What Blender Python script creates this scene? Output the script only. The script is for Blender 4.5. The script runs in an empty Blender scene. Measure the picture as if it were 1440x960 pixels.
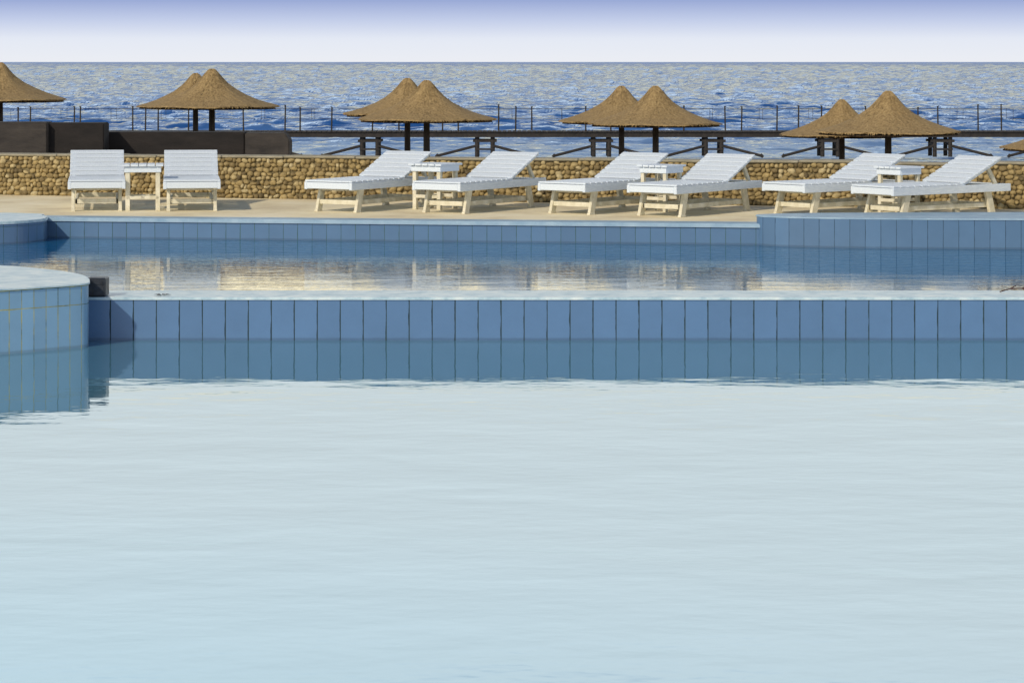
import bpy, bmesh, math, random
import numpy as np
from mathutils import Vector, Matrix, Quaternion
random.seed(7); np.random.seed(7)
S = bpy.context.scene
COL = S.collection
F = 3500.0; CH = 1.78
WATER = -0.22; SEA = -2.12
def X(px, D): return (px-720.0)*D/F
def Z(py, D): return CH-(py-87.0)*D/F

# ---------------------------------------------------------------- materials
def mat(name):
    m = bpy.data.materials.new(name); m.use_nodes = True
    nt = m.node_tree; nt.nodes.clear()
    out = nt.nodes.new('ShaderNodeOutputMaterial')
    return m, nt, out
def N(nt, t, **k):
    n = nt.nodes.new(t)
    for a, v in k.items(): setattr(n, a, v)
    return n
def L(nt, a, b): nt.links.new(a, b)
def ramp(nt, stops, interp='LINEAR'):
    r = nt.nodes.new('ShaderNodeValToRGB'); r.color_ramp.interpolation = interp
    e = r.color_ramp.elements
    while len(e) < len(stops): e.new(0.5)
    for i, (p, c) in enumerate(stops):
        e[i].position = p; e[i].color = (c[0], c[1], c[2], 1)
    return r
def c4(c): return (c[0], c[1], c[2], 1)

def surface(name, c1, c2, scale=8, rough=0.7, bump=0.2, stretch=(1,1,1), detail=5, c3=None, dist=0.02, metallic=0):
    m, nt, out = mat(name)
    p = N(nt, 'ShaderNodeBsdfPrincipled'); p.inputs['Roughness'].default_value = rough
    p.inputs['Metallic'].default_value = metallic
    tc = N(nt, 'ShaderNodeTexCoord'); mp = N(nt, 'ShaderNodeMapping'); mp.inputs['Scale'].default_value = stretch
    L(nt, tc.outputs['Object'], mp.inputs['Vector'])
    n = N(nt, 'ShaderNodeTexNoise'); n.inputs['Scale'].default_value = scale; n.inputs['Detail'].default_value = detail; n.inputs['Roughness'].default_value = 0.65
    L(nt, mp.outputs[0], n.inputs['Vector'])
    st = [(0.3, c1), (0.7, c2)] if c3 is None else [(0.28, c1), (0.5, c2), (0.72, c3)]
    r = ramp(nt, st); L(nt, n.outputs['Fac'], r.inputs['Fac'])
    L(nt, r.outputs['Color'], p.inputs['Base Color'])
    b = N(nt, 'ShaderNodeBump'); b.inputs['Strength'].default_value = bump; b.inputs['Distance'].default_value = dist
    L(nt, n.outputs['Fac'], b.inputs['Height']); L(nt, b.outputs[0], p.inputs['Normal'])
    L(nt, p.outputs[0], out.inputs['Surface'])
    return m

def tile_mat(name, col, grout, tw=0.165, hj=None, gw=0.028, var=0.12, hcol=None):
    """glazed upright tiles; UV is in metres (u along the wall, v = height)"""
    m, nt, out = mat(name)
    p = N(nt, 'ShaderNodeBsdfPrincipled'); p.inputs['Roughness'].default_value = 0.28
    uv = N(nt, 'ShaderNodeUVMap'); uv.uv_map = 'UVMap'
    nz = N(nt, 'ShaderNodeTexNoise'); nz.inputs['Scale'].default_value = 9; nz.inputs['Detail'].default_value = 4
    L(nt, uv.outputs[0], nz.inputs['Vector'])
    sx = N(nt, 'ShaderNodeSeparateXYZ'); L(nt, uv.outputs[0], sx.inputs[0])
    def M(op, a, b=None, c=None):
        n = N(nt, 'ShaderNodeMath', operation=op)
        for i, v in enumerate((a, b, c)):
            if v is None: continue
            if isinstance(v, (int, float)): n.inputs[i].default_value = v
            else: L(nt, v, n.inputs[i])
        return n.outputs[0]
    u = M('DIVIDE', sx.outputs['X'], tw)
    wob = M('MULTIPLY', M('SUBTRACT', nz.outputs['Fac'], 0.5), 0.05)
    uw = M('ADD', u, wob)
    fr = M('FRACT', uw)
    d = M('MINIMUM', fr, M('SUBTRACT', 1.0, fr))
    gwn = M('MULTIPLY_ADD', nz.outputs['Fac'], gw*2.2, gw*-0.15)
    g = M('LESS_THAN', d, gwn)
    for j in (hj or []):
        dj = M('ABSOLUTE', M('SUBTRACT', M('ADD', sx.outputs['Y'], M('MULTIPLY', wob, 0.08)), j))
        g = M('MAXIMUM', g, M('LESS_THAN', dj, M('MULTIPLY', gwn, 0.11)))
    cell = N(nt, 'ShaderNodeCombineXYZ'); L(nt, M('FLOOR', uw), cell.inputs[0])
    wn = N(nt, 'ShaderNodeTexWhiteNoise'); L(nt, cell.outputs[0], wn.inputs['Vector'])
    val = M('MULTIPLY_ADD', wn.outputs['Value'], var, 1.0-var*0.5)
    n2 = N(nt, 'ShaderNodeTexNoise'); n2.inputs['Scale'].default_value = 2.2; n2.inputs['Detail'].default_value = 9; n2.inputs['Roughness'].default_value = .7
    L(nt, uv.outputs[0], n2.inputs['Vector'])
    val = M('MULTIPLY', val, M('MULTIPLY_ADD', n2.outputs['Fac'], 0.35, 0.82))
    # wet band just above the water line
    wet = N(nt, 'ShaderNodeMapRange'); wet.inputs['From Min'].default_value = -0.208; wet.inputs['From Max'].default_value = -0.195
    wet.inputs['To Min'].default_value = 0.72; wet.inputs['To Max'].default_value = 1.0
    L(nt, M('ADD', sx.outputs['Y'], M('MULTIPLY', wob, 0.25)), wet.inputs['Value'])
    val = M('MULTIPLY', val, wet.outputs[0])
    hs = N(nt, 'ShaderNodeHueSaturation'); hs.inputs['Color'].default_value = c4(col); L(nt, val, hs.inputs['Value'])
    mx = N(nt, 'ShaderNodeMix', data_type='RGBA'); L(nt, g, mx.inputs['Factor'])
    L(nt, hs.outputs[0], mx.inputs['A'])
    gr = ramp(nt, [(0.35, grout), (0.65, [grout[0]*.5, grout[1]*.6, grout[2]*.8])] if hcol is None else [(0.40, grout), (0.55, hcol)]); L(nt, n2.outputs['Fac'], gr.inputs['Fac'])
    L(nt, gr.outputs[0], mx.inputs['B'])
    L(nt, mx.outputs['Result'], p.inputs['Base Color'])
    rr = M('MULTIPLY_ADD', g, 0.5, 0.3); L(nt, rr, p.inputs['Roughness'])
    b = N(nt, 'ShaderNodeBump', invert=True); b.inputs['Strength'].default_value = 0.6; b.inputs['Distance'].default_value = 0.004
    L(nt, g, b.inputs['Height']); L(nt, b.outputs[0], p.inputs['Normal'])
    L(nt, p.outputs[0], out.inputs['Surface'])
    return m

def water_mat(name, body, body2, amp1=0.02, amp2=0.006, ior=1.6, sc=(1.0, 1.6), corner_col=None, rough=0.02, tint=(0.98, 0.99, 1), fres_bump=False):
    m, nt, out = mat(name)
    tc = N(nt, 'ShaderNodeTexCoord')
    mp = N(nt, 'ShaderNodeMapping'); mp.inputs['Scale'].default_value = (sc[0], sc[1], 1); L(nt, tc.outputs['Object'], mp.inputs[0])
    n1 = N(nt, 'ShaderNodeTexNoise'); n1.inputs['Scale'].default_value = 1.3; n1.inputs['Detail'].default_value = 1; n1.inputs['Distortion'].default_value = 0.3
    n2 = N(nt, 'ShaderNodeTexNoise'); n2.inputs['Scale'].default_value = 6.0; n2.inputs['Detail'].default_value = 2
    for n in (n1, n2): L(nt, mp.outputs[0], n.inputs['Vector'])
    b1 = N(nt, 'ShaderNodeBump'); b1.inputs['Strength'].default_value = 1; b1.inputs['Distance'].default_value = amp1; L(nt, n1.outputs['Fac'], b1.inputs['Height'])
    b2 = N(nt, 'ShaderNodeBump'); b2.inputs['Strength'].default_value = 1; b2.inputs['Distance'].default_value = amp2; L(nt, n2.outputs['Fac'], b2.inputs['Height'])
    L(nt, b1.outputs[0], b2.inputs['Normal'])
    n3 = N(nt, 'ShaderNodeTexNoise'); n3.inputs['Scale'].default_value = 0.35; n3.inputs['Detail'].default_value = 3; L(nt, tc.outputs['Object'], n3.inputs['Vector'])
    r = ramp(nt, [(0.35, body), (0.65, body2)]); L(nt, n3.outputs['Fac'], r.inputs['Fac'])
    col = r.outputs[0]
    if corner_col:    # body colour turns bluer towards one corner
        vs = N(nt, 'ShaderNodeVectorMath', operation='DISTANCE'); L(nt, tc.outputs['Object'], vs.inputs[0]); vs.inputs[1].default_value = (-3.0, 6.0, 0)
        mr = N(nt, 'ShaderNodeMapRange'); mr.inputs['From Min'].default_value = 1.0; mr.inputs['From Max'].default_value = 5.5; mr.inputs['To Min'].default_value = 1; mr.inputs['To Max'].default_value = 0
        L(nt, vs.outputs['Value'], mr.inputs['Value'])
        mm = N(nt, 'ShaderNodeMix', data_type='RGBA'); L(nt, mr.outputs[0], mm.inputs['Factor']); L(nt, col, mm.inputs['A']); mm.inputs['B'].default_value = c4(corner_col); col = mm.outputs['Result']
    df = N(nt, 'ShaderNodeBsdfDiffuse'); L(nt, col, df.inputs['Color'])
    gl = N(nt, 'ShaderNodeBsdfGlossy'); gl.inputs['Roughness'].default_value = rough; gl.inputs['Color'].default_value = c4(tint)
    L(nt, b2.outputs[0], gl.inputs['Normal'])
    fr = N(nt, 'ShaderNodeFresnel'); fr.inputs['IOR'].default_value = ior
    fo = fr.outputs[0]
    if fres_bump:
        b3 = N(nt, 'ShaderNodeBump'); b3.inputs['Strength'].default_value = 1; b3.inputs['Distance'].default_value = amp2*9; L(nt, n2.outputs['Fac'], b3.inputs['Height'])
        L(nt, b3.outputs[0], fr.inputs['Normal'])
    mx = N(nt, 'ShaderNodeMixShader'); L(nt, fo, mx.inputs[0]); L(nt, df.outputs[0], mx.inputs[1]); L(nt, gl.outputs[0], mx.inputs[2])
    L(nt, mx.outputs[0], out.inputs['Surface'])
    return m

M_near = water_mat('near_water', (0.075, 0.215, 0.32), (0.095, 0.24, 0.35), 0.0036, 0.0010, 2.2, corner_col=(0.02, 0.29, 0.48), rough=.03, tint=(.965, .995, .995))
M_far = water_mat('far_water', (0.002, 0.11, 0.30), (0.005, 0.14, 0.36), 0.0020, 0.0015, 1.36, sc=(1.0, 2.2), rough=.008, fres_bump=True, tint=(1, .99, .93))
M_tile = tile_mat('blue_tile', (0.085, 0.178, 0.345), (0.02, 0.05, 0.06), gw=.026)
M_tile_far = tile_mat('far_blue_tile', (0.080, 0.165, 0.30), (0.05, 0.12, 0.11), gw=0.02, hj=[-0.03])
M_tile_ring = tile_mat('ring_tile', (0.21, 0.39, 0.59), (0.05, 0.12, 0.14), tw=0.095, hj=[0.083, 0.212], hcol=(0.50, 0.46, 0.10))
M_tile_tub = tile_mat('tub_tile', (0.085, 0.17, 0.30), (0.04, 0.09, 0.14), gw=0.02)
M_coping = surface('coping', (0.22, 0.38, 0.50), (0.46, 0.60, 0.68), 7, 0.35, 0.15, c3=(0.66, 0.74, 0.76))
M_coping_far = surface('coping_far', (0.19, 0.32, 0.46), (0.34, 0.47, 0.58), 4, 0.45, 0.15)
M_deck = surface('deck_stone', (0.60, 0.50, 0.33), (0.80, 0.71, 0.49), 1.2, 0.8, 0.2, c3=(0.88, 0.81, 0.62))
M_sand = surface('beach_sand', (0.30, 0.23, 0.15), (0.42, 0.33, 0.22), 0.6, 0.9, 0.3)
M_white = surface('white_paint', (0.52, 0.60, 0.71), (0.70, 0.77, 0.85), 14, 0.5, 0.15, stretch=(1, 6, 6), dist=0.004)
M_cream = surface('warm_lit_white_paint', (0.48, 0.44, 0.31), (0.74, 0.71, 0.60), 9, 0.6, 0.2, dist=0.004)  # warm light on legs and under-frames is put into this cream colour
M_thatch = surface('thatch', (0.15, 0.10, 0.044), (0.28, 0.195, 0.088), 6, 0.95, 0.5, stretch=(4, 4, 1.6), c3=(0.40, 0.29, 0.14), dist=0.015)
M_under = surface('shaded_thatch_underside', (0.03, 0.02, 0.012), (0.06, 0.04, 0.025), 10, 0.95, 0.4)  # shade beneath the canopy is put into this darker thatch colour
M_dark = surface('dark_timber', (0.010, 0.009, 0.009), (0.035, 0.028, 0.024), 6, 0.8, 0.3)
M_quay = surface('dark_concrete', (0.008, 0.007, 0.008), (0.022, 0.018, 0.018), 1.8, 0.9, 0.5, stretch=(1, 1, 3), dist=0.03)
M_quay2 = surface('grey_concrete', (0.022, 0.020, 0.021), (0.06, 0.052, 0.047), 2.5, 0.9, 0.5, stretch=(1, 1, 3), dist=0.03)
M_mortar = surface('mortar', (0.10, 0.078, 0.038), (0.22, 0.175, 0.09), 9, 0.95, 0.5)
M_cap = surface('wall_cap', (0.22, 0.20, 0.14), (0.36, 0.33, 0.25), 5, 0.9, 0.5)
M_black = surface('black_plastic', (0.008, 0.010, 0.016), (0.03, 0.04, 0.06), 20, 0.4, 0.3)

def stone_mat():
    m, nt, out = mat('cobbles')
    p = N(nt, 'ShaderNodeBsdfPrincipled'); p.inputs['Roughness'].default_value = 0.85
    a = N(nt, 'ShaderNodeAttribute'); a.attribute_name = 'tone'
    r = ramp(nt, [(0.0, (0.14, 0.105, 0.05)), (0.35, (0.285, 0.21, 0.092)), (0.7, (0.43, 0.325, 0.145)), (1.0, (0.53, 0.44, 0.25))])
    L(nt, a.outputs['Fac'], r.inputs['Fac'])
    tc = N(nt, 'ShaderNodeTexCoord'); n = N(nt, 'ShaderNodeTexNoise'); n.inputs['Scale'].default_value = 22; n.inputs['Detail'].default_value = 6
    L(nt, tc.outputs['Object'], n.inputs['Vector'])
    r2 = ramp(nt, [(0.3, (0.6, 0.6, 0.6)), (0.7, (1.0, 1.0, 1.0))]); L(nt, n.outputs['Fac'], r2.inputs['Fac'])
    mx = N(nt, 'ShaderNodeMix', data_type='RGBA', blend_type='MULTIPLY'); mx.inputs['Factor'].default_value = 1
    L(nt, r.outputs[0], mx.inputs['A']); L(nt, r2.outputs[0], mx.inputs['B']); L(nt, mx.outputs['Result'], p.inputs['Base Color'])
    b = N(nt, 'ShaderNodeBump'); b.inputs['Strength'].default_value = 0.5; b.inputs['Distance'].default_value = 0.02
    L(nt, n.outputs['Fac'], b.inputs['Height']); L(nt, b.outputs[0], p.inputs['Normal'])
    L(nt, p.outputs[0], out.inputs['Surface'])
    return m
M_stone = stone_mat()

def sea_mat():
    m, nt, out = mat('sea_water')
    tc = N(nt, 'ShaderNodeTexCoord')
    mp = N(nt, 'ShaderNodeMapping'); mp.inputs['Scale'].default_value = (0.9, 0.35, 1); L(nt, tc.outputs['Object'], mp.inputs[0])
    n1 = N(nt, 'ShaderNodeTexNoise'); n1.inputs['Scale'].default_value = 1.6; n1.inputs['Detail'].default_value = 3; L(nt, mp.outputs[0], n1.inputs[0])
    b = N(nt, 'ShaderNodeBump'); b.inputs['Strength'].default_value = 0.8; b.inputs['Distance'].default_value = 0.15; L(nt, n1.outputs['Fac'], b.inputs['Height'])
    mp2 = N(nt, 'ShaderNodeMapping'); mp2.inputs['Scale'].default_value = (0.14, 0.03, 1); L(nt, tc.outputs['Object'], mp2.inputs[0])
    n2 = N(nt, 'ShaderNodeTexNoise'); n2.inputs['Scale'].default_value = 1.0; n2.inputs['Detail'].default_value = 6; n2.inputs['Roughness'].default_value = .7; L(nt, mp2.outputs[0], n2.inputs[0])
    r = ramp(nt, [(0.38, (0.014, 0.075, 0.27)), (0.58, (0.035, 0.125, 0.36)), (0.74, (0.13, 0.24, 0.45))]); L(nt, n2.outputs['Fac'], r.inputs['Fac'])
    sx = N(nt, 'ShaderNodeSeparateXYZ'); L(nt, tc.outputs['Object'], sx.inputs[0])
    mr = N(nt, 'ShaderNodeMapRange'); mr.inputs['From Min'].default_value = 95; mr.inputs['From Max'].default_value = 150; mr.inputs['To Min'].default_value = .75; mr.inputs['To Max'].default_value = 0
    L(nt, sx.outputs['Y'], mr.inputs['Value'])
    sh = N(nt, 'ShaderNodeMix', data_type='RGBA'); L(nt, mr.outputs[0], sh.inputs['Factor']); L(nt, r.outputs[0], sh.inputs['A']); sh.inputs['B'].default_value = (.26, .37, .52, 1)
    df = N(nt, 'ShaderNodeBsdfDiffuse'); L(nt, sh.outputs['Result'], df.inputs['Color'])
    gl = N(nt, 'ShaderNodeBsdfGlossy'); gl.inputs['Roughness'].default_value = 0.06; gl.inputs['Color'].default_value = (.74, .85, 1, 1); L(nt, b.outputs[0], gl.inputs['Normal'])
    fr = N(nt, 'ShaderNodeFresnel'); fr.inputs['IOR'].default_value = 1.33; L(nt, b.outputs[0], fr.inputs['Normal'])
    # rough open water reflects far less at grazing angles than a flat mirror (wave self-shadowing)
    pw = N(nt, 'ShaderNodeMath', operation='POWER'); L(nt, fr.outputs[0], pw.inputs[0]); pw.inputs[1].default_value = 2.2
    ml = N(nt, 'ShaderNodeMath', operation='MULTIPLY'); L(nt, pw.outputs[0], ml.inputs[0]); ml.inputs[1].default_value = 0.62
    mx = N(nt, 'ShaderNodeMixShader'); L(nt, ml.outputs[0], mx.inputs[0]); L(nt, df.outputs[0], mx.inputs[1]); L(nt, gl.outputs[0], mx.inputs[2])
    L(nt, mx.outputs[0], out.inputs['Surface'])
    return m
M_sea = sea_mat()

# ---------------------------------------------------------------- helpers
def obj_from_bm(name, bm, m, parent=None, smooth=False):
    me = bpy.data.meshes.new(name); bm.to_mesh(me); bm.free()
    o = bpy.data.objects.new(name, me); COL.objects.link(o)
    if m is not None: me.materials.append(m)
    if smooth:
        for p in me.polygons: p.use_smooth = True
    if parent is not None: o.parent = parent
    return o
def box(bm, c, s, rot=None, bevel=0.0):
    r = bmesh.ops.create_cube(bm, size=1.0)
    vs = r['verts']
    bmesh.ops.scale(bm, vec=Vector(s), verts=vs)
    if bevel > 0:
        es = list({e for v in vs for e in v.link_edges})
        rb = bmesh.ops.bevel(bm, geom=es, offset=bevel, segments=1, affect='EDGES')
        vs = list({v for f in rb['faces'] for v in f.verts} | {v for v in vs if v.is_valid})
        vs = [v for v in vs if v.is_valid]
    if rot is not None: bmesh.ops.rotate(bm, cent=(0, 0, 0), matrix=rot, verts=vs)
    bmesh.ops.translate(bm, vec=Vector(c), verts=vs)
def bar(bm, a, b, w, h, bevel=0.003):
    a = Vector(a); b = Vector(b); d = b-a; q = d.to_track_quat('X', 'Z')
    box(bm, (a+b)/2, (d.length, w, h), q.to_matrix(), bevel)
def cyl(bm, a, b, r1, r2=None, seg=10):
    a = Vector(a); b = Vector(b); d = b-a
    r = bmesh.ops.create_cone(bm, cap_ends=True, segments=seg, radius1=r1, radius2=r2 if r2 else r1, depth=d.length)
    q = d.to_track_quat('Z', 'Y')
    bmesh.ops.rotate(bm, cent=(0, 0, 0), matrix=q.to_matrix(), verts=r['verts'])
    bmesh.ops.translate(bm, vec=(a+b)/2, verts=r['verts'])
def empty(name, loc=(0, 0, 0), rotz=0):
    e = bpy.data.objects.new(name, None); e.location = loc; e.rotation_euler = (0, 0, rotz); COL.objects.link(e); e.empty_display_size = 0.1
    return e
def tag(o, label=None, cat=None, group=None, kind=None):
    if label: o['label'] = label
    if cat: o['category'] = cat
    if group: o['group'] = group
    if kind: o['kind'] = kind
def sheet(name, pts, z, m, kind='structure', label=None):
    bm = bmesh.new(); vs = [bm.verts.new((p[0], p[1], z if len(p) < 3 else p[2])) for p in pts]
    f = bm.faces.new(vs); bm.normal_update()
    if f.normal.z < 0: f.normal_flip()
    o = obj_from_bm(name, bm, m); tag(o, label, name.replace('_', ' '), kind=kind); return o
def wall_strip(name, path, z0, z1, m, parent):
    bm = bmesh.new(); uvl = bm.loops.layers.uv.new('UVMap'); u = 0
    for i in range(len(path)-1):
        a, b = path[i], path[i+1]; d = math.dist(a, b)
        vs = [bm.verts.new((a[0], a[1], z0)), bm.verts.new((b[0], b[1], z0)), bm.verts.new((b[0], b[1], z1)), bm.verts.new((a[0], a[1], z1))]
        f = bm.faces.new(vs)
        for l, uv in zip(f.loops, [(u, z0), (u+d, z0), (u+d, z1), (u, z1)]): l[uvl].uv = uv
        u += d
    bmesh.ops.remove_doubles(bm, verts=bm.verts, dist=1e-5)
    return obj_from_bm(name, bm, m, parent)
def slab(name, outline, z0, z1, m, parent, bevel=0.008):
    bm = bmesh.new()
    vs = [bm.verts.new((p[0], p[1], z0)) for p in outline]
    f = bm.faces.new(vs); bm.normal_update()
    if f.normal.z > 0: f.normal_flip()
    r = bmesh.ops.extrude_face_region(bm, geom=[f])
    nv = [g for g in r['geom'] if isinstance(g, bmesh.types.BMVert)]
    bmesh.ops.translate(bm, vec=(0, 0, z1-z0), verts=nv)
    bm.normal_update()
    if bevel:
        es = [e for e in bm.edges if all(v.co.z > z1-1e-5 for v in e.verts)]
        bmesh.ops.bevel(bm, geom=es, offset=bevel, segments=2, affect='EDGES')
    bmesh.ops.recalc_face_normals(bm, faces=bm.faces)
    return obj_from_bm(name, bm, m, parent)
def smooth_path(ctrl, n=8):
    out = []
    P = [Vector((p[0], p[1])) for p in ctrl]
    for i in range(len(P)-1):
        p0 = P[max(i-1, 0)]; p1 = P[i]; p2 = P[i+1]; p3 = P[min(i+2, len(P)-1)]
        for k in range(n):
            t = k/n
            v = 0.5*((2*p1)+(-p0+p2)*t+(2*p0-5*p1+4*p2-p3)*t*t+(-p0+3*p1-3*p2+p3)*t**3)
            out.append((v.x, v.y))
    out.append((P[-1].x, P[-1].y)); return out

# ---------------------------------------------------------------- ground, sea, pools
def Yf(x): return 28.3-0.142*(x+5.3)
def Yw(x): return 33.3-0.25*(x+6.9)

nr, nc = 800, 480
ys = 84*np.power(30000/84, np.linspace(0, 1, nr)**1.6)
uu = np.linspace(-1, 1, nc)
YY = np.repeat(ys[:, None], nc, 1); XX = uu[None, :]*(YY*0.25+12)
def waves(x, y):
    z = np.zeros_like(x); dy = np.gradient(y[:, 0])[:, None]
    rs = np.random.RandomState(21)
    for k in range(64):
        lam = math.exp(rs.uniform(math.log(1.0), math.log(6.0)))
        ang = math.radians(-90+rs.normal()*30)
        a = 0.0150*lam**0.72*rs.uniform(.5, 1)
        ph = rs.rand()*6.28
        arg = (x*math.cos(ang)+y*math.sin(ang))*2*math.pi/lam+ph
        att = 1/(1+(dy*1.5/lam)**4)
        z += att*a*((1-np.abs(np.sin(arg/2)))*1.8-0.65)
    return z
zz = waves(XX, YY)
fade = np.clip((YY-80)/70, 0.3, 1)*np.clip(3000/YY, 0.0, 1)
rnd = np.random.randn(*zz.shape)
kern = np.array([1, 2.5, 4, 2.5, 1]); kern /= np.sqrt((kern**2).sum())
rnd = np.apply_along_axis(lambda r: np.convolve(r, kern, 'same'), 1, rnd)
amp = np.clip((YY-110)/900, 0, 1)*0.36*np.clip(5000/YY, 0, 1)**.5
zz = SEA-0.05+zz*fade*0.85 + rnd*(0.008+amp)
co = np.stack([XX, YY, zz], -1).reshape(-1, 3).astype(np.float32)
idx = np.arange(nr*nc).reshape(nr, nc)
q = np.stack([idx[:-1, :-1], idx[:-1, 1:], idx[1:, 1:], idx[1:, :-1]], -1).reshape(-1, 4)
me = bpy.data.meshes.new('sea'); me.vertices.add(len(co)); me.vertices.foreach_set('co', co.ravel())
me.loops.add(q.size); me.loops.foreach_set('vertex_index', q.ravel().astype(np.int32))
me.polygons.add(len(q)); me.polygons.foreach_set('loop_start', np.arange(0, q.size, 4, dtype=np.int32)); me.polygons.foreach_set('loop_total', np.full(len(q), 4, dtype=np.int32))
me.update(); me.validate(); me.materials.append(M_sea)
me.polygons.foreach_set('use_smooth', np.ones(len(q), dtype=bool))
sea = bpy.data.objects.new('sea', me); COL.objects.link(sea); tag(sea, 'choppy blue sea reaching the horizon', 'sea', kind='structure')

bm = bmesh.new()
prof = [(-60, -1.7), (20, -1.7), (27, -0.95), (50, -0.95), (62, -1.3), (84, -2.05), (100, -2.6), (200, -8)]
xsn = [-600, -120, -60, -30, -15, 0, 15, 30, 60, 120, 600]
g = [[bm.verts.new((x, y, z+(0 if not 27 <= y <= 62 else -0.012*max(min(x, 30), -30)))) for x in xsn] for y, z in prof]
for i in range(len(prof)-1):
    for j in range(len(xsn)-1): bm.faces.new((g[i][j], g[i][j+1], g[i+1][j+1], g[i+1][j]))
gr = obj_from_bm('beach', bm, M_sand); tag(gr, 'sandy beach sloping down to the sea', 'beach', kind='structure')

bm = bmesh.new()
def poly(pts):
    vs = [bm.verts.new((p[0], p[1], 0)) for p in pts]; f = bm.faces.new(vs); f.normal_update()
    if f.normal.z < 0: f.normal_flip()
poly([(-14, Yf(-14)+0.35), (14, Yf(14)+0.35), (14, Yw(14)+0.1), (-14, Yw(-14)+0.1)])
poly([(-14.0, Yw(-14)+0.1), (-60, Yw(-14)+0.1), (-60, -30), (-14, -30)])
poly([(14.0, Yw(14)+0.1), (60, Yw(14)+0.1), (60, -30), (14, -30)])
poly([(-14, -30), (14, -30), (14, 1), (-14, 1)])
dk = obj_from_bm('pool_deck', bm, M_deck); tag(dk, 'pale sandy stone paving around the pools', 'paving', kind='structure')

wn = sheet('near_pool_water', [(-14, 1), (14, 1), (14, 17.9), (-14, 17.9)], WATER, M_near, label='calm pale blue swimming pool water')
wf = sheet('far_pool_water', [(-14, 18.3), (14, 18.3), (14, Yf(14)+.02), (-14, Yf(-14)+.02)], WATER, M_far, label='rippled blue water of the upper pool')

xl = X(123, 17.87)
e = empty('pool_dividing_wall', (0, 17.87, 0)); tag(e, 'long blue tiled wall dividing the two pools', 'pool wall')
o = wall_strip('tiled_face', [(xl, 0), (14, 0)], -1.2, 0.072, M_tile, e)
o = wall_strip('tiled_back_face', [(14, 0.52), (-14, 0.52)], -1.2, 0.072, M_tile, e)
slab('coping', [(xl-.6, -0.010), (14, -0.010), (14, 0.54), (xl-.6, 0.54)], 0.072, 0.09, M_coping, e, 0.007)

e = empty('pool_edge_wall', (0, 0, 0)); tag(e, 'blue tiled pool edge below the sunbathing deck', 'pool wall')
wall_strip('tiled_face', [(-14, Yf(-14)), (14, Yf(14))], -1.2, -0.03, M_tile_far, e)
slab('coping', [(-14, Yf(-14)-.02), (14, Yf(14)-.02), (14, Yf(14)+.36), (-14, Yf(-14)+.36)], -0.03, 0.012, M_coping_far, e, 0.01)

def ledge(name, ctrl, ztop, mt, label, thick=0.03, base=-1.2, mc=M_coping):
    path = smooth_path(ctrl, 8)
    e = empty(name, (0, 0, 0)); tag(e, label, 'pool ledge')
    wall_strip('tiled_face', path, base, ztop-thick, mt, e)
    c = Vector((sum(p[0] for p in path)/len(path), sum(p[1] for p in path)/len(path)))
    outl = [tuple(c+(Vector(p)-c)*(1+0.010/max((Vector(p)-c).length, .1))) for p in path]
    slab('coping', outl, ztop-thick, ztop, mc, e, min(0.01, thick*.4))
    return e
def XD(l): return [(X(a, d), d) for a, d in l]
ring = XD([(-900, 14.9), (-500, 15.6), (-200, 16.35), (0, 17.0), (60, 17.21), (110, 17.40), (121, 17.46), (124, 17.52), (124.5, 17.62), (123, 17.9), (112, 18.2), (85, 18.5), (45, 18.78), (0, 19.0), (-90, 19.3), (-300, 19.9), (-900, 21.0)])
ledge('curved_pool_ledge', ring, 0.227, M_tile_ring, 'raised curved ledge clad in light blue tiles', 0.010)
tub = XD([(2200, 26.5), (1700, 26.5), (1440, 26.55), (1250, 26.65), (1130, 26.85), (1080, 27.05), (1064, 27.25), (1078, 27.42), (1140, 27.6), (1300, 27.72), (1440, 27.75), (1700, 27.8), (2200, 27.8)])
ledge('curved_pool_ledge', tub[::1], 0.105, M_tile_tub, 'raised rounded pool ledge in blue tiles beside the sunbeds', 0.015, mc=M_coping_far)
bay = XD([(-500, 26.6), (-200, 26.8), (-60, 27.05), (20, 27.35), (55, 27.7), (64, 27.95), (60, 28.4), (0, 28.9), (-500, 29.8)])
ledge('curved_pool_ledge', bay, 0.03, M_tile_far, 'low curved pool edge with pale coping', 0.03, mc=M_coping)

bm = bmesh.new(); box(bm, (0, 0, 0.068), (0.14, 0.16, 0.136), None, 0.008)
box(bm, (0, -0.084, 0.105), (0.10, 0.008, 0.03), None, 0.002); box(bm, (0, -0.084, 0.045), (0.11, 0.006, 0.06), None, 0.002)
o = obj_from_bm('skimmer_box', bm, M_black); o.location = (X(137.5, 17.97), 17.97, 0.091)
tag(o, 'small black box on the corner of the pool wall', 'box')

bm = bmesh.new()
for a, b in [((0, 0, .01), (.08, .02, .03)), ((.08, .02, .03), (.16, 0, .035)), ((.08, .02, .03), (.13, .06, .05)), ((.16, 0, .035), (.24, .03, .055)), ((.16, 0, .035), (.2, -.05, .02))]:
    cyl(bm, a, b, 0.005, 0.0035, 6)
o = obj_from_bm('fallen_twig', bm, surface('twig', (.03, .015, .015), (.07, .03, .03), 20, .8)); o.location = (X(1406, 18.2), 18.2, 0.09); tag(o, 'small dark twig lying on the coping', 'twig')
bm = bmesh.new()
for k in range(4):
    a = k*1.4; vs = [bm.verts.new(p) for p in [(0, 0, .004), (.03*math.cos(a)-.01*math.sin(a), .03*math.sin(a)+.01*math.cos(a), .012), (.07*math.cos(a), .07*math.sin(a), .006), (.03*math.cos(a)+.01*math.sin(a), .03*math.sin(a)-.01*math.cos(a), .012)]]
    bm.faces.new(vs)
bmesh.ops.remove_doubles(bm, verts=bm.verts, dist=1e-5)
o = obj_from_bm('dry_leaf', bm, M_black); o.location = (X(228, 18.0), 18.0, 0.091); tag(o, 'curled dry leaf on the pool coping', 'leaf')

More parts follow.
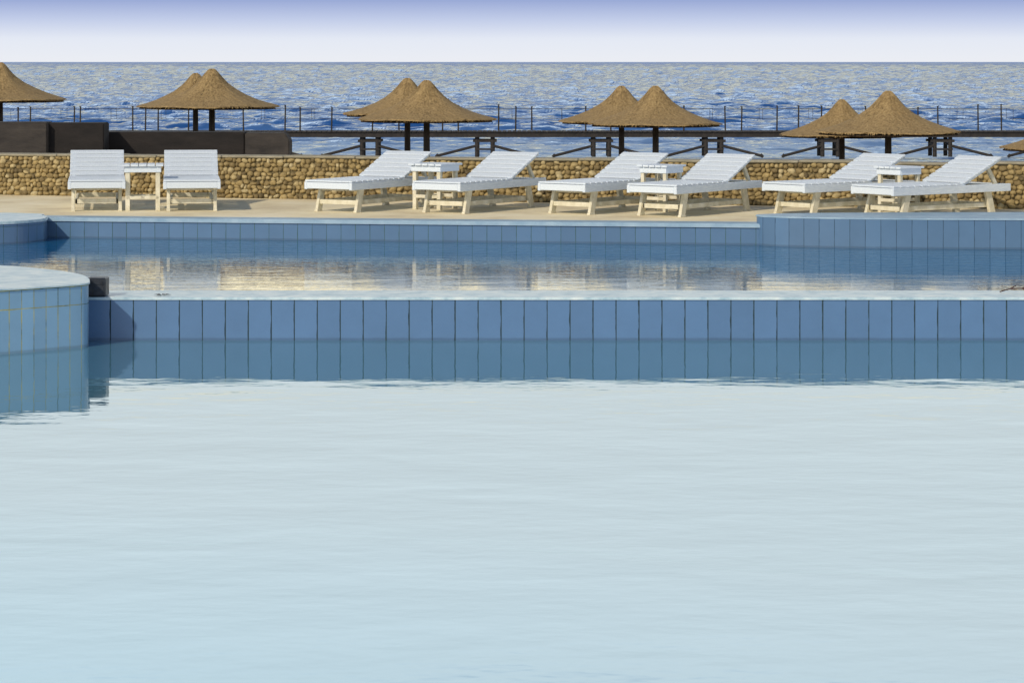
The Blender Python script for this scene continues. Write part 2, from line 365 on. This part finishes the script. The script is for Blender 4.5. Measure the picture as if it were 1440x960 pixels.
# ---------------------------------------------------------------- stone wall
e = empty('stone_wall', (0, 0, 0)); tag(e, 'low wall of rounded golden beach stones behind the sunbeds', 'wall')
ang = math.atan(-0.25); T = Vector((math.cos(ang), math.sin(ang), 0)); NB = Vector((math.sin(ang), -math.cos(ang), 0))
P0 = Vector((-6.9, 33.3, 0)); ln0, ln1 = -6.0, 20.0; H = 0.545
bm = bmesh.new()
mid = P0+T*((ln0+ln1)/2)-NB*0.22
box(bm, (mid.x, mid.y, H/2-.45), (ln1-ln0, 0.38, H+.9-0.03), Matrix.Rotation(ang, 3, 'Z'))
obj_from_bm('mortar_core', bm, M_mortar, e)
bm = bmesh.new()
s = ln0
while s < ln1:
    w = random.uniform(.5, 1.1)
    p = P0+T*(s+w/2)-NB*0.21
    box(bm, (p.x, p.y, H-0.005+random.uniform(-.01, .012)), (w-.004, 0.44, 0.03), Matrix.Rotation(ang+random.uniform(-.01, .01), 3, 'Z'), 0.012)
    s += w
obj_from_bm('wall_cap', bm, M_cap, e)
ico = bmesh.new(); bmesh.ops.create_icosphere(ico, subdivisions=2, radius=1)
iv = np.array([v.co[:] for v in ico.verts]); ifc = np.array([[v.index for v in f.verts] for f in ico.faces]); ico.free()
V = []; FC = []; TN = []; base = 0
rowz = 0.03
while rowz < H-0.02:
    s = ln0+random.random()*.1
    while s < ln1:
        w = random.uniform(.022, .058); h = random.uniform(.025, .042)
        z = rowz+random.uniform(-.016, .016)
        jit = 1+0.16*np.sin(iv[:, [1, 2, 0]]*random.uniform(2, 4)+random.random()*6)
        n = iv*jit*np.array([w, 0.035*random.uniform(.7, 1.3), h])
        a = random.uniform(-.5, .5); ca, sa = math.cos(a), math.sin(a)
        n = np.stack([n[:, 0]*ca-n[:, 2]*sa, n[:, 1], n[:, 0]*sa+n[:, 2]*ca], 1)
        cx = P0+T*(s+w)
        wx = cx.x+n[:, 0]*T.x+n[:, 1]*NB.x; wy = cx.y+n[:, 0]*T.y+n[:, 1]*NB.y; wz = z+n[:, 2]
        V.append(np.stack([wx+NB.x*-.025, wy+NB.y*-.025, wz], 1)); FC.append(ifc+base); base += len(iv)
        TN.append(np.full(len(iv), min(1, max(0, random.gauss(.55, .26)))))
        s += w*1.85
    rowz += 0.058
V = np.concatenate(V); FC = np.concatenate(FC); TN = np.concatenate(TN)
me = bpy.data.meshes.new('stone_facing'); me.from_pydata(V.tolist(), [], FC.tolist()); me.update()
at = me.attributes.new('tone', 'FLOAT', 'POINT'); at.data.foreach_set('value', TN.astype(np.float32))
me.polygons.foreach_set('use_smooth', np.ones(len(me.polygons), dtype=bool)); me.materials.append(M_stone)
o = bpy.data.objects.new('stone_facing', me); COL.objects.link(o); o.parent = e

# ---------------------------------------------------------------- quay walls on the left
def quay(x0, x1, D0, ytop, m, label, slope=0.0, depth=0.5):
    a = X(x0, D0); b = X(x1, D0); zt = Z(ytop, D0); zb = -1.6
    bm = bmesh.new()
    pts = [(a, zb), (b, zb), (b, zt-slope), (b-slope*.6, zt), (a, zt)] if slope else [(a, zb), (b, zb), (b, zt), (a, zt)]
    f = bm.faces.new([bm.verts.new((p[0], D0, p[1])) for p in pts])
    r = bmesh.ops.extrude_face_region(bm, geom=[f]); bmesh.ops.translate(bm, vec=(0, depth, 0), verts=[v for v in r['geom'] if isinstance(v, bmesh.types.BMVert)])
    bmesh.ops.bevel(bm, geom=list(bm.edges), offset=.015, segments=2, affect='EDGES')
    bmesh.ops.recalc_face_normals(bm, faces=bm.faces)
    o = obj_from_bm('quay_wall', bm, m); tag(o, label, 'wall'); return o
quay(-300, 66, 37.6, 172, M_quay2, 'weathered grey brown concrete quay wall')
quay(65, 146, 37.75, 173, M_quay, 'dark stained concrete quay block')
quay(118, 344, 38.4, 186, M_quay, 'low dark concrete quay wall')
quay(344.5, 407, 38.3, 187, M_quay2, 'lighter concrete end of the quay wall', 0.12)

# ---------------------------------------------------------------- umbrellas
UP = [(0.0, 0.0), (0.045, -0.008), (0.09, -0.035), (0.145, -0.09), (0.22, -0.185), (0.34, -0.31), (0.52, -0.445), (0.75, -0.565), (1.0, -0.665), (1.22, -0.735), (1.40, -0.785), (1.42, -0.81)]
def make_umbrella():
    e = empty('thatched_umbrella')
    seg = 96; rs = random.Random(5)
    bm = bmesh.new(); rings = []
    for i, (r, z) in enumerate(UP):
        if i == 0: rings.append([bm.verts.new((0, 0, 0))]); continue
        rr = []
        for k in range(seg):
            a = 2*math.pi*k/seg; lump = 1+0.02*math.sin(3*a+i)+rs.uniform(-.006, .006)*(1 if i < len(UP)-2 else 2.2)
            rr.append(bm.verts.new((r*lump*math.cos(a), r*lump*math.sin(a), z+rs.uniform(-.004, .004)+0.010*math.sin(5*a))))
        rings.append(rr)
    for k in range(seg): bm.faces.new((rings[0][0], rings[1][k], rings[1][(k+1) % seg]))
    for i in range(1, len(rings)-1):
        for k in range(seg): bm.faces.new((rings[i][k], rings[i+1][k], rings[i+1][(k+1) % seg], rings[i][(k+1) % seg]))
    for k in range(360):
        a = rs.random()*6.283; r = rs.choice([1.39, 1.40, 1.41]); z = -0.79
        w = .014; l = rs.uniform(.02, .055); ca, sa = math.cos(a), math.sin(a)
        bm.faces.new([bm.verts.new((r*ca-w*sa, r*sa+w*ca, z)), bm.verts.new((r*ca+w*sa, r*sa-w*ca, z)), bm.verts.new(((r+.03)*ca, (r+.03)*sa, z-l))])
    for k in range(1500):
        a = rs.random()*6.283; i = rs.randrange(3, len(UP)-2); t = rs.random()
        r = UP[i][0]*(1-t)+UP[i+1][0]*t; z = UP[i][1]*(1-t)+UP[i+1][1]*t
        dr = UP[i+1][0]-UP[i][0]; dz = UP[i+1][1]-UP[i][1]; n = math.hypot(dr, dz); dr /= n; dz /= n
        l = rs.uniform(.06, .14); w = .005; ca, sa = math.cos(a), math.sin(a); tw = rs.uniform(-.2, .2)
        p0 = (r*ca, r*sa, z+.008); lift = rs.uniform(.006, .014)
        r2 = r+dr*l; p1 = (r2*math.cos(a+tw*l/r), r2*math.sin(a+tw*l/r), z+dz*l+lift)
        bm.faces.new([bm.verts.new((p0[0]-w*sa, p0[1]+w*ca, p0[2])), bm.verts.new((p0[0]+w*sa, p0[1]-w*ca, p0[2])), bm.verts.new(p1)])
    obj_from_bm('thatched_canopy', bm, M_thatch, e, False)
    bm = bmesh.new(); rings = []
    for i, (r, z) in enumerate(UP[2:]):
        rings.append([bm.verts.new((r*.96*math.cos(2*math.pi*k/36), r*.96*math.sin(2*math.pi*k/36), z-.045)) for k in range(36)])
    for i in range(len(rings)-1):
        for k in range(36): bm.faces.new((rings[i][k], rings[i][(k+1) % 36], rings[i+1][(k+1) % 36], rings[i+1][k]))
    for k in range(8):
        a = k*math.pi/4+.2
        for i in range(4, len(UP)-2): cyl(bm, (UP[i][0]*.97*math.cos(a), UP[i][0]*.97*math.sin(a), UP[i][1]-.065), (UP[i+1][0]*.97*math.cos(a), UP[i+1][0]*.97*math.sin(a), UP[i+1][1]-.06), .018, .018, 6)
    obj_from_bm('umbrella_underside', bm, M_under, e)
    bm = bmesh.new(); cyl(bm, (0, 0, -3.0), (0, 0, -0.12), .078, .06, 12)
    obj_from_bm('umbrella_pole', bm, M_dark, e)
    return e
def copy_thing(src):
    ne = src.copy(); COL.objects.link(ne)
    for c in list(src.children):
        cc = c.copy(); cc.parent = ne; COL.objects.link(cc)
    return ne
U = [(0, 88, 43, 1.0), (298, 97, 42.5, 1.0), (275, 103, 45, .93), (573, 110, 44.5, 1.0), (600, 113, 42.2, 1.03), (874, 121, 44.5, .98), (922, 121, 42.2, 1.0), (1184, 140, 44.5, .98), (1249, 128, 42.2, 1.08), (1500, 156, 43, 1.0)]
u0 = make_umbrella()
for i, (px, py, D, sc) in enumerate(U):
    u = u0 if i == 0 else copy_thing(u0)
    sc *= .80
    u.location = (X(px, D), D, Z(py, D)); u.scale = (sc, sc, sc); u.rotation_euler = (0, 0, i*1.3)
    tag(u, 'brown thatched beach umbrella on a dark wooden pole', 'beach umbrella', 'thatched umbrellas along the beach')

# ---------------------------------------------------------------- jetty
D = 100.0; zt = Z(184, D)
e = empty('wooden_jetty', (0, D, 0)); tag(e, 'long dark timber jetty with thin railings over the sea', 'jetty')
bm = bmesh.new()
box(bm, (0, 0, zt-.10), (60, 1.5, .11)); box(bm, (0, -.70, zt-.19), (60, .09, .10)); box(bm, (0, .70, zt-.21), (60, .12, .12))
for k in range(300): box(bm, (-29.9+k*.2, 0, zt-.025), (.17, 1.62, .045))
obj_from_bm('jetty_deck', bm, M_dark, e)
for px in [30, 47, 100, 117, 183, 201, 219, 262, 345, 403, 424, 468, 525, 560, 623, 645, 701, 725, 748, 823, 858, 960, 1022, 1045, 1090, 1120, 1152, 1220, 1287, 1315, 1380, 1413, 1460]:
    bm = bmesh.new(); hgt = random.uniform(.92, 1.05)
    cyl(bm, (0, 0, 0), (random.uniform(-.02, .02), 0, hgt), .032, .028, 6); box(bm, (0, 0, hgt), (.08, .08, .03))
    o = obj_from_bm('railing_post', bm, M_dark, e); o.location = (X(px, D), -.68 if random.random() < .6 else .68, zt)
for yy in (-.68, .68):
    bm = bmesh.new()
    for hz in (.88, .48):
        xa = -28
        while xa < 28:
            cyl(bm, (xa, yy, zt+hz+random.uniform(-.01, .01)), (xa+2, yy, zt+hz+random.uniform(-.01, .01)), .007, .007, 5); xa += 2
    for k in range(29): cyl(bm, (-28+2*k, yy, zt+.46), (-28+2*k, yy, zt+.9), .007, .007, 5)
    obj_from_bm('handrail', bm, M_dark, e)
for px in [360, 521, 682, 845, 1002, 1165, 1322, 1480]:
    bm = bmesh.new()
    for sx in (-.31, .31):
        for sy in (-.55, .55): cyl(bm, (sx, sy, -1.9), (sx, sy, zt-.10), .085, .085, 8)
        box(bm, (sx, 0, zt-.40), (.09, 1.2, .09))
    box(bm, (0, -.55, zt-.27), (.95, .14, .10)); box(bm, (0, .55, zt-.27), (.95, .14, .10)); box(bm, (0, -.63, zt-.60), (.8, .05, .07))
    for s in (-1, 1):
        cyl(bm, (.28*s, -.57, zt-.45), (1.9*s, -.8, zt-.86), .055, .055, 6)
        cyl(bm, (1.85*s, -.8, zt-.80), (1.95*s, -.8, -1.9), .06, .06, 6)
    o = obj_from_bm('jetty_trestle', bm, M_dark, e); o.location = (X(px, D), 0, -.12)

# ---------------------------------------------------------------- sun loungers
def make_lounger():
    e = empty('sun_lounger')
    W = .68; Lg = 1.95; sh = .37; hx = 1.14; tilt = math.radians(24); bl = .71
    bm = bmesh.new()
    for sy in (-1, 1): box(bm, (Lg/2, sy*(W/2-.022), sh-.056), (Lg, .040, .088), None, .005)
    for xx in (.018, hx+.01, Lg-.018): box(bm, (xx, 0, sh-.053), (.036, W-.08, .075), None, .005)
    obj_from_bm('frame', bm, M_white, e)
    bm = bmesh.new(); n = 10; sw = hx/n
    for k in range(n): box(bm, (sw*(k+.5), 0, sh), (sw-.02, W-.01, .02), None, .004)
    obj_from_bm('seat', bm, M_white, e)
    bm = bmesh.new(); n = 6; sw = bl/n; R = Matrix.Rotation(-tilt, 3, 'Y')
    def at(d, y, h): return Vector((hx+.02, 0, sh))+R @ Vector((d, y, h))
    for k in range(n): box(bm, at(sw*(k+.5), 0, .012), (sw-.026, W-.02, .022), R, .004)
    for sy in (-1, 1): box(bm, at(bl/2, sy*(W/2-.06), -.012), (bl, .04, .04), R, .004)
    obj_from_bm('backrest', bm, M_white, e)
    bm = bmesh.new(); pt = at(bl*.72, 0, -.04)
    for sy in (-1, 1): bar(bm, (pt.x, sy*.25, pt.z), (pt.x+.17, sy*.25, sh-.07), .035, .05)
    bar(bm, (pt.x+.17, -.30, sh-.05), (pt.x+.17, .30, sh-.05), .03, .03)
    obj_from_bm('backrest_prop', bm, M_cream, e)
    for xx, dr in ((.30, -1), (1.60, 1)):
        for sy in (-1, 1):
            bm = bmesh.new()
            y = sy*(W/2-.063)
            bar(bm, (xx, y, sh-.05), (xx+dr*.09, y, .012), .040, .092, .004)
            box(bm, (xx+dr*.09, y, .012), (.105, .044, .024), None, .003)
            obj_from_bm('leg', bm, M_cream, e)
    bm = bmesh.new()
    for xx in (.225, 1.675): box(bm, (xx, 0, .115), (.03, W-.15, .055), None, .004)
    for sy in (-1, 1): box(bm, (.95, sy*(W/2-.10), .115), (1.48, .028, .055), None, .004)
    box(bm, (.27, 0, .27), (.03, W-.15, .05), None, .004)
    obj_from_bm('stretcher', bm, M_cream, e)
    return e
beds = [(136, 29.5, 99.5), (270, 29.5, 97.5), (461, 29.35, 60), (613, 29.1, 58), (789, 28.95, 54), (916, 28.5, 54), (1101, 28.85, 41), (1226, 28.2, 37)]
b0 = make_lounger()
for i, (px, D, th) in enumerate(beds):
    b = b0 if i == 0 else copy_thing(b0)
    b.location = (X(px, D), D, 0.0); b.rotation_euler = (0, 0, math.radians(th+random.uniform(-.6, .6)))
    tag(b, 'white slatted wooden sun lounger with raised backrest', 'sun lounger', 'sun loungers on the pool deck')

def make_table():
    e = empty('side_table'); W = .46; h = .555
    bm = bmesh.new(); n = 5; sw = W/n
    for k in range(n): box(bm, (-W/2+sw*(k+.5), 0, h-.012), (sw-.008, W, .024), None, .003)
    obj_from_bm('table_top', bm, M_white, e)
    bm = bmesh.new()
    for s in (-1, 1):
        box(bm, (0, s*(W/2-.04), h-.06), (W-.06, .024, .07), None, .003); box(bm, (s*(W/2-.04), 0, h-.06), (.024, W-.10, .07), None, .003)
    obj_from_bm('apron', bm, M_white, e)
    bm = bmesh.new()
    for s in (-1, 1): box(bm, (0, s*(W/2-.055), .16), (W-.10, .03, .04), None, .003)
    box(bm, (0, 0, .16), (.04, W-.08, .036))
    obj_from_bm('stretcher', bm, M_cream, e)
    for sx in (-1, 1):
        for sy in (-1, 1):
            bm = bmesh.new(); box(bm, (sx*(W/2-.065), sy*(W/2-.065), (h-.026)/2), (.05, .05, h-.026), None, .004)
            obj_from_bm('leg', bm, M_cream, e)
    return e
tabs = [(201, 29.9, 8, 1.08), (612, 30.1, -31, 1.05), (930, 29.65, -36, .94), (1264, 29.22, -50, .92)]
t0 = make_table()
for i, (px, D, th, sc) in enumerate(tabs):
    t = t0 if i == 0 else copy_thing(t0)
    t.location = (X(px, D), D, 0); t.rotation_euler = (0, 0, math.radians(th)); t.scale = (sc, sc, 1)
    tag(t, 'small square white wooden side table between sun loungers', 'side table', 'side tables between the loungers')

# ---------------------------------------------------------------- light
sd = Vector((-0.50, -0.74, 0.58)).normalized()
el = math.asin(sd.z); az = math.atan2(sd.x, sd.y)
sl = bpy.data.lights.new('sun', 'SUN'); sl.energy = 2.9; sl.angle = math.radians(1.5); sl.color = (1, .87, .67)
so = bpy.data.objects.new('sun', sl); so.rotation_euler = (-sd).to_track_quat('-Z', 'Y').to_euler(); COL.objects.link(so)
w = bpy.data.worlds.new('World'); S.world = w; w.use_nodes = True; nt = w.node_tree; nt.nodes.clear()
out = N(nt, 'ShaderNodeOutputWorld')
sk = N(nt, 'ShaderNodeTexSky', sky_type='NISHITA'); sk.sun_disc = False; sk.sun_elevation = el; sk.sun_rotation = az % (2*math.pi)
b1 = N(nt, 'ShaderNodeBackground'); b1.inputs[1].default_value = 0.08; L(nt, sk.outputs[0], b1.inputs[0])
tc = N(nt, 'ShaderNodeTexCoord'); sx = N(nt, 'ShaderNodeSeparateXYZ'); L(nt, tc.outputs['Generated'], sx.inputs[0])
mu = N(nt, 'ShaderNodeMath', operation='MULTIPLY'); mu.inputs[1].default_value = 2.5; L(nt, sx.outputs['Z'], mu.inputs[0])
k = 2.5; G = 1/1.7
def gk(*c): return tuple(v*G for v in c)
rp = ramp(nt, [(0.0, gk(.83, .85, .90)), (.009*k, gk(.78, .82, .91)), (.0165*k, gk(.55, .62, .82)), (.0255*k, gk(.30, .38, .66)), (.040*k, gk(.70, .70, .66)), (.060*k, gk(1.42, 1.22, .74)), (.098*k, gk(1.52, 1.33, .88)), (.128*k, gk(1.08, 1.13, 1.13)), (.24*k, gk(1.50, 1.63, 1.67)), (.36*k, gk(.40, .60, 1.05))])
L(nt, mu.outputs[0], rp.inputs[0])
b2 = N(nt, 'ShaderNodeBackground'); L(nt, rp.outputs[0], b2.inputs[0]); b2.inputs[1].default_value = 1.7
mr = N(nt, 'ShaderNodeMapRange'); mr.inputs['From Min'].default_value = .25; mr.inputs['From Max'].default_value = .40; L(nt, sx.outputs['Z'], mr.inputs['Value'])
mx = N(nt, 'ShaderNodeMixShader'); L(nt, mr.outputs[0], mx.inputs[0]); L(nt, b2.outputs[0], mx.inputs[1]); L(nt, b1.outputs[0], mx.inputs[2])
L(nt, mx.outputs[0], out.inputs[0])
S.view_settings.view_transform = 'Standard'; S.view_settings.look = 'None'; S.view_settings.exposure = 0

cam = bpy.data.cameras.new('camera'); co_ = bpy.data.objects.new('camera', cam); COL.objects.link(co_)
co_.location = (0, 0, CH); co_.rotation_euler = (math.radians(90), 0, 0)
cam.lens = 87.5; cam.sensor_width = 36; cam.shift_y = -393/1440; cam.clip_start = 0.1; cam.clip_end = 60000
S.camera = co_
